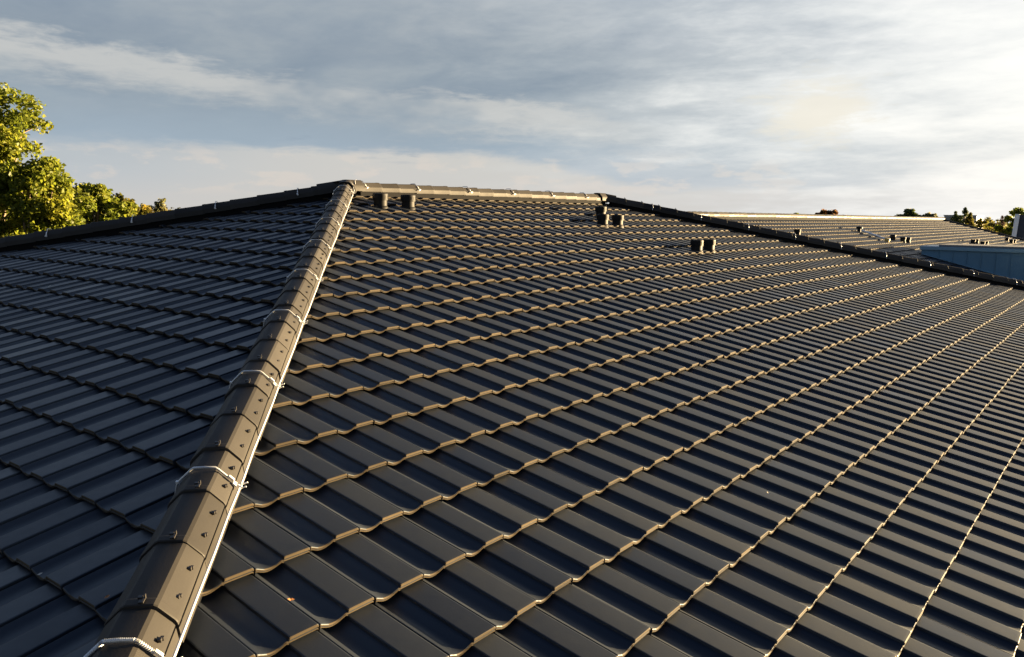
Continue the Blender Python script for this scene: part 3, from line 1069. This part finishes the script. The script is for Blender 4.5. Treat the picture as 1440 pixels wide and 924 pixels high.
broad_tree("far_tree", (64.9, 124.6, 0), [(0, 0, 8.8, 1.2, 1.2, .8), (-1.4, .6, 8.5, 1.0, 1.0, .6)], 6, .16, 600, .22, L_PALE,
           "low hazy green trees' nearest crown between olive tree and slender pale tree", 36, GF)
broad_tree("far_tree", (62.0, 126.6, 0), [(0, 0, 8.3, 1.8, 1.8, .8), (-2.4, 1.0, 8.2, 1.8, 1.6, .9)], 6, .18, 700, .22, L_OLIVE,
           "low dark distant tree just right of the olive tree", 37, GF)
broad_tree("russet_tree", (98.7, 24.0, 0), [(0, 0, 9.05, 1.2, 1.2, .80), (-.3, 1.5, 8.75, 1.4, 1.3, .60), (.5, -1.7, 8.65, 1.4, 1.5, .5), (.4, -2.9, 8.4, 1.2, 1.2, .5)], 6, .2, 5200, .15, L_RED,
           "russet autumn tree crown showing above the rear wing ridge", 38, GF)
broad_tree("far_tree", (97.7, 27.4, 0), [(0, 0, 8.6, .8, .8, .75)], 6, .14, 1200, .16, L_PLANE,
           "tiny green treetop left of the russet crown", 39, GF)
broad_tree("cedar_tree", (110.8, 17.2, 0), [(0, 0, 9.4, .6, .6, .75), (-.2, .9, 9.0, .9, .7, .55), (.2, -.8, 9.0, .9, .7, .5), (0, 1.6, 8.6, .7, .6, .5), (0, -1.8, 8.6, .8, .8, .35)], 6, .18, 4000, .15, L_FIR,
           "dark ragged evergreen above the middle of the rear wing ridge", 40, GF)
broad_tree("far_tree", (111.3, 14.8, 0), [(0, 0, 8.95, .7, .75, .6)], 6, .12, 1500, .13, L_PALE,
           "small open-crowned tree right of the ragged evergreen", 41, GF)
conifer("fir_tree", (121.6, 13.6, 0), 9.75, 2.6, 8000, .13, L_FIR, "left and shortest dark fir in front of the flat office block", 42, GF)
conifer("fir_tree", (121.8, 12.5, 0), 10.25, 3.0, 10000, .13, L_FIR, "tallest dark fir, in the middle of the fir group before the office block", 43, GF)
conifer("fir_tree", (121.2, 11.7, 0), 9.55, 2.6, 8000, .13, L_OLIVE, "olive green fir at the right of the fir group", 44, GF)
broad_tree("far_tree", (132, 11.9, 0), [(0, 0, 8.3, .9, .9, .75)], 5, .14, 400, .18, L_OLIVE, "round green tree first right of the firs", 45, GF)
broad_tree("far_tree", (142, 12.4, 0), [(0, 0, 8.3, .55, .6, .8)], 5, .12, 300, .18, L_PALE, "narrow pale tree right of the firs", 46, GF)
broad_tree("far_tree", (142.2, 10.8, 0), [(0, 0, 8.0, 1.1, 1.1, .75)], 5, .14, 400, .18, L_PALE, "rounded pale tree left of the dark purple conifer", 47, GF)
conifer("fir_tree", (122.4, 8.1, 0), 9.2, 2.4, 3000, .12, L_PURPLE, "dark purple-brown conifer left of the big yellow-green tree", 48, GF)
broad_tree("lime_tree", (102.8, 3.9, 0), [(0, 0, 9.0, 1.5, 1.6, 1.0), (0.2, -1.6, 8.9, 1.7, 1.6, 1.0), (0, .9, 7.7, 1.5, 1.4, 1.0), (0, -.6, 6.6, 2.0, 2.4, 1.0)], 5, .22, 9000, .16, L_PLANE,
           "big yellow-green tree at the right edge behind the dark slate roof", 49, GF)
broad_tree("far_tree", (106, 6.6, 0), [(0, 0, 7.0, 1.5, 1.6, .9), (0, 1.2, 6.8, 1.2, 1.4, .7)], 4, .2, 1200, .18, L_OLIVE, "low olive shrubby tree below the purple conifer", 50, GF)


# far woods along the horizon, one mass nobody could count
rw = np.random.default_rng(77)
cl = []
for a0, a1, cnt in ((27, 170, 540), (-18, 12, 130)):
    for k in range(cnt):
        a = math.radians(rw.uniform(a0, a1))
        dd = rw.uniform(330, 520)
        hh = rw.uniform(6.5, 9.3) + (dd - 330) * .004
        rr = rw.uniform(4, 9)
        cl.append(((-6.6 + dd * math.cos(a), -7.6 + dd * math.sin(a), hh * .5), (rr, rr, hh * .5), rw.normal(0, .3)))
V_, F_, T_ = leaf_cloud(cl, 60000, .75, 78, .8, .5)
tag(obj_np("far_woods", V_, F_, L_OLIVE, None, T_), "low band of distant woods along the horizon", "woods", None, "stuff")


# ------------------------------------------------------------------ far buildings
def house(name, c, w, dp, h, rh, rotz, label, wm, rm, cat="house", verge=None):
    t = thing(name, (c[0], c[1], 0), label, cat)
    t.rotation_euler.z = rotz
    rm3 = Matrix.Rotation(rotz, 3, 'Z')
    o = Vector((c[0], c[1], 0))

    def T(p):
        return rm3 @ Vector(p) + o
    bm = bmesh.new()
    bm_box(bm, T((0, 0, h / 2)), (w, dp, h), rm3)
    g_ = [bm.verts.new(T(p)) for p in ((-w / 2 + .003, -dp / 2, h + .003), (-w / 2 + .003, dp / 2, h + .003), (-w / 2 + .003, 0, h + rh - .05))]
    bm.faces.new(g_)
    g_ = [bm.verts.new(T(p)) for p in ((w / 2 - .003, -dp / 2, h + .003), (w / 2 - .003, dp / 2, h + .003), (w / 2 - .003, 0, h + rh - .05))]
    bm.faces.new(g_)
    obj_bm("wall", bm, wm, t)
    for s in (-1, 1):
        bm = bmesh.new()
        e = .35
        lo = (s * (dp / 2 + e), h - e * rh / (dp / 2))
        tp_ = [T((-w / 2 - e, 0, h + rh)), T((w / 2 + e, 0, h + rh)), T((w / 2 + e, lo[0], lo[1])), T((-w / 2 - e, lo[0], lo[1]))]
        a = [bm.verts.new(p) for p in tp_]
        b = [bm.verts.new(p - Vector((0, 0, .15))) for p in tp_]
        bm.faces.new(a)
        bm.faces.new(b[::-1])
        for i in range(4):
            j = (i + 1) % 4
            bm.faces.new((a[i], b[i], b[j], a[j]))
        bmesh.ops.recalc_face_normals(bm, faces=bm.faces[:])
        obj_bm("roof", bm, rm, t)
    for s in (-1, 1):
        for k in (-.25, .25):
            bm = bmesh.new()
            bm_box(bm, T((k * w, s * (dp / 2 + .02), h * .55)), (w * .14, .06, h * .25), rm3)
            obj_bm("window", bm, M_GLASS, t)
    return t


house("distant_house", (22.2, 56.6), 5, 4, 7.4, 2.2, R(20), "dark roofed house glimpsed between the yellow-green trees", M_RENDER, M_SLATE)
house("distant_house", (114, 9.0), 12, 6, 5.2, 2.3, R(80), "low grey-roofed house beyond the end of the rear wing", M_RENDER, M_SLATE)

# steep dark slate roof with a pale verge at the right edge
sl = thing("slate_roof_house", (64.5, -6, 0), "steep dark slate roof with a pale verge strip at the right edge", "house")
bm = bmesh.new()
bm_box(bm, (66.5, -7.0, 3.0), (5.0, 13.0, 6.0))
obj_bm("wall", bm, M_RENDER, sl)
bm = bmesh.new()
q = [(63.0, -0.10, 6.3), (63.0, -14, 6.3), (66.5, -14, 10.2), (66.5, -0.10, 10.2)]
q = [(63.0, -0.05, 6.2), (63.0, -14, 6.2), (64.6, -14, 9.20), (64.6, -0.05, 9.20), (69, -14, 9.20), (69, -0.05, 9.20), (70, -14, 6.2), (70, -.05, 6.2)]
vs = [bm.verts.new(p) for p in q]
bm.faces.new((vs[0], vs[1], vs[2], vs[3]))
bm.faces.new((vs[3], vs[2], vs[4], vs[5]))
bm.faces.new((vs[5], vs[4], vs[6], vs[7]))
bm.faces.new((vs[0], vs[3], vs[5], vs[7]))
bm.faces.new((vs[1], vs[6], vs[4], vs[2]))
bm.faces.new((vs[0], vs[7], vs[6], vs[1]))
bmesh.ops.recalc_face_normals(bm, faces=bm.faces[:])
obj_bm("roof", bm, M_SLATE, sl)
bm = bmesh.new()
vv = Vector((1.6, 0, 3.0)).normalized()
rm3 = Matrix.Rotation(math.atan2(1.6, 3.0), 3, 'Y')
bm_box(bm, (63.8 - .03, 0.06, 7.70), (.12, .30, 3.45), rm3)
obj_bm("verge_board", bm, M_WHITE, sl)

# flat office block far behind
of = thing("office_block", (216, 28, 0), "flat-roofed office block with ribbon windows far behind the firs", "building")
bm = bmesh.new()
bm_box(bm, (216, 27.4, 4.85), (10, 6.8, 9.7))
obj_bm("wall", bm, mat("office_panel", (0.34, 0.36, 0.37), .7, .3, var=.1, var_scale=1), of)
for z in (9.15, 8.1, 6.9, 5.7):
    bm = bmesh.new()
    bm_box(bm, (210.97, 27.4, z), (.08, 6.5, .55))
    obj_bm("window_band", bm, M_GLASS, of)
bm = bmesh.new()
bm_box(bm, (216, 27.4, 9.78), (10.3, 7.1, .16))
obj_bm("roof", bm, M_MEMB, of)

# ------------------------------------------------------------------ small litter on the tiles
def litter(p, n, size, m, label, seed):
    rg = random.Random(seed)
    bm = bmesh.new()
    n = Vector(n)
    a = n.orthogonal().normalized()
    a = Matrix.Rotation(rg.uniform(0, 6), 3, n) @ a
    b = n.cross(a)
    prof = [(-1, 0, .1), (-.4, .5, .28), (.3, .55, .25), (1, 0.05, .5), (.3, -.5, .22), (-.4, -.45, .3)]
    vs = [bm.verts.new(Vector(p) + size * (a * x + b * y_ + n * z)) for x, y_, z in prof]
    mid = bm.verts.new(Vector(p) + n * size * .05)
    for i in range(6):
        bm.faces.new((mid, vs[i], vs[(i + 1) % 6]))
    o = obj_bm("fallen_leaf", bm, m)
    tag(o, label, "leaf", "fallen leaves on the tiles")


nf2 = (-SP, 0, CP)
for (p, n, s, m, lb) in [
    ((-15.0, -16.46, -4.225), NF1, .012, M_CHIP, "tiny orange leaf on the front slope, low beside the near hip"),
    ((-7.87, -18.35, -4.70), NF1, .010, M_PALE, "pale speck on the lower middle of the front slope"),
    ((-10.29, -0.56, -2.63), nf2, .016, M_PALE, "pale speck high on the shaded slope toward the trees"),
    ((-7.41, -3.34, -1.89), nf2, .018, M_PALE, "pale speck in the upper middle of the shaded slope"),
    ((-16.13, -15.3, -4.13), nf2, .012, M_CHIP, "reddish leaf caught by the hip at the bottom of the shaded slope"),
    ((-16.27, -14.25, -4.17), nf2, .010, M_PALE, "pale leaf scrap on the lowest shaded courses")]:
    litter(W(p), n, s, m, lb, hash(lb) % 97 if False else len(lb))
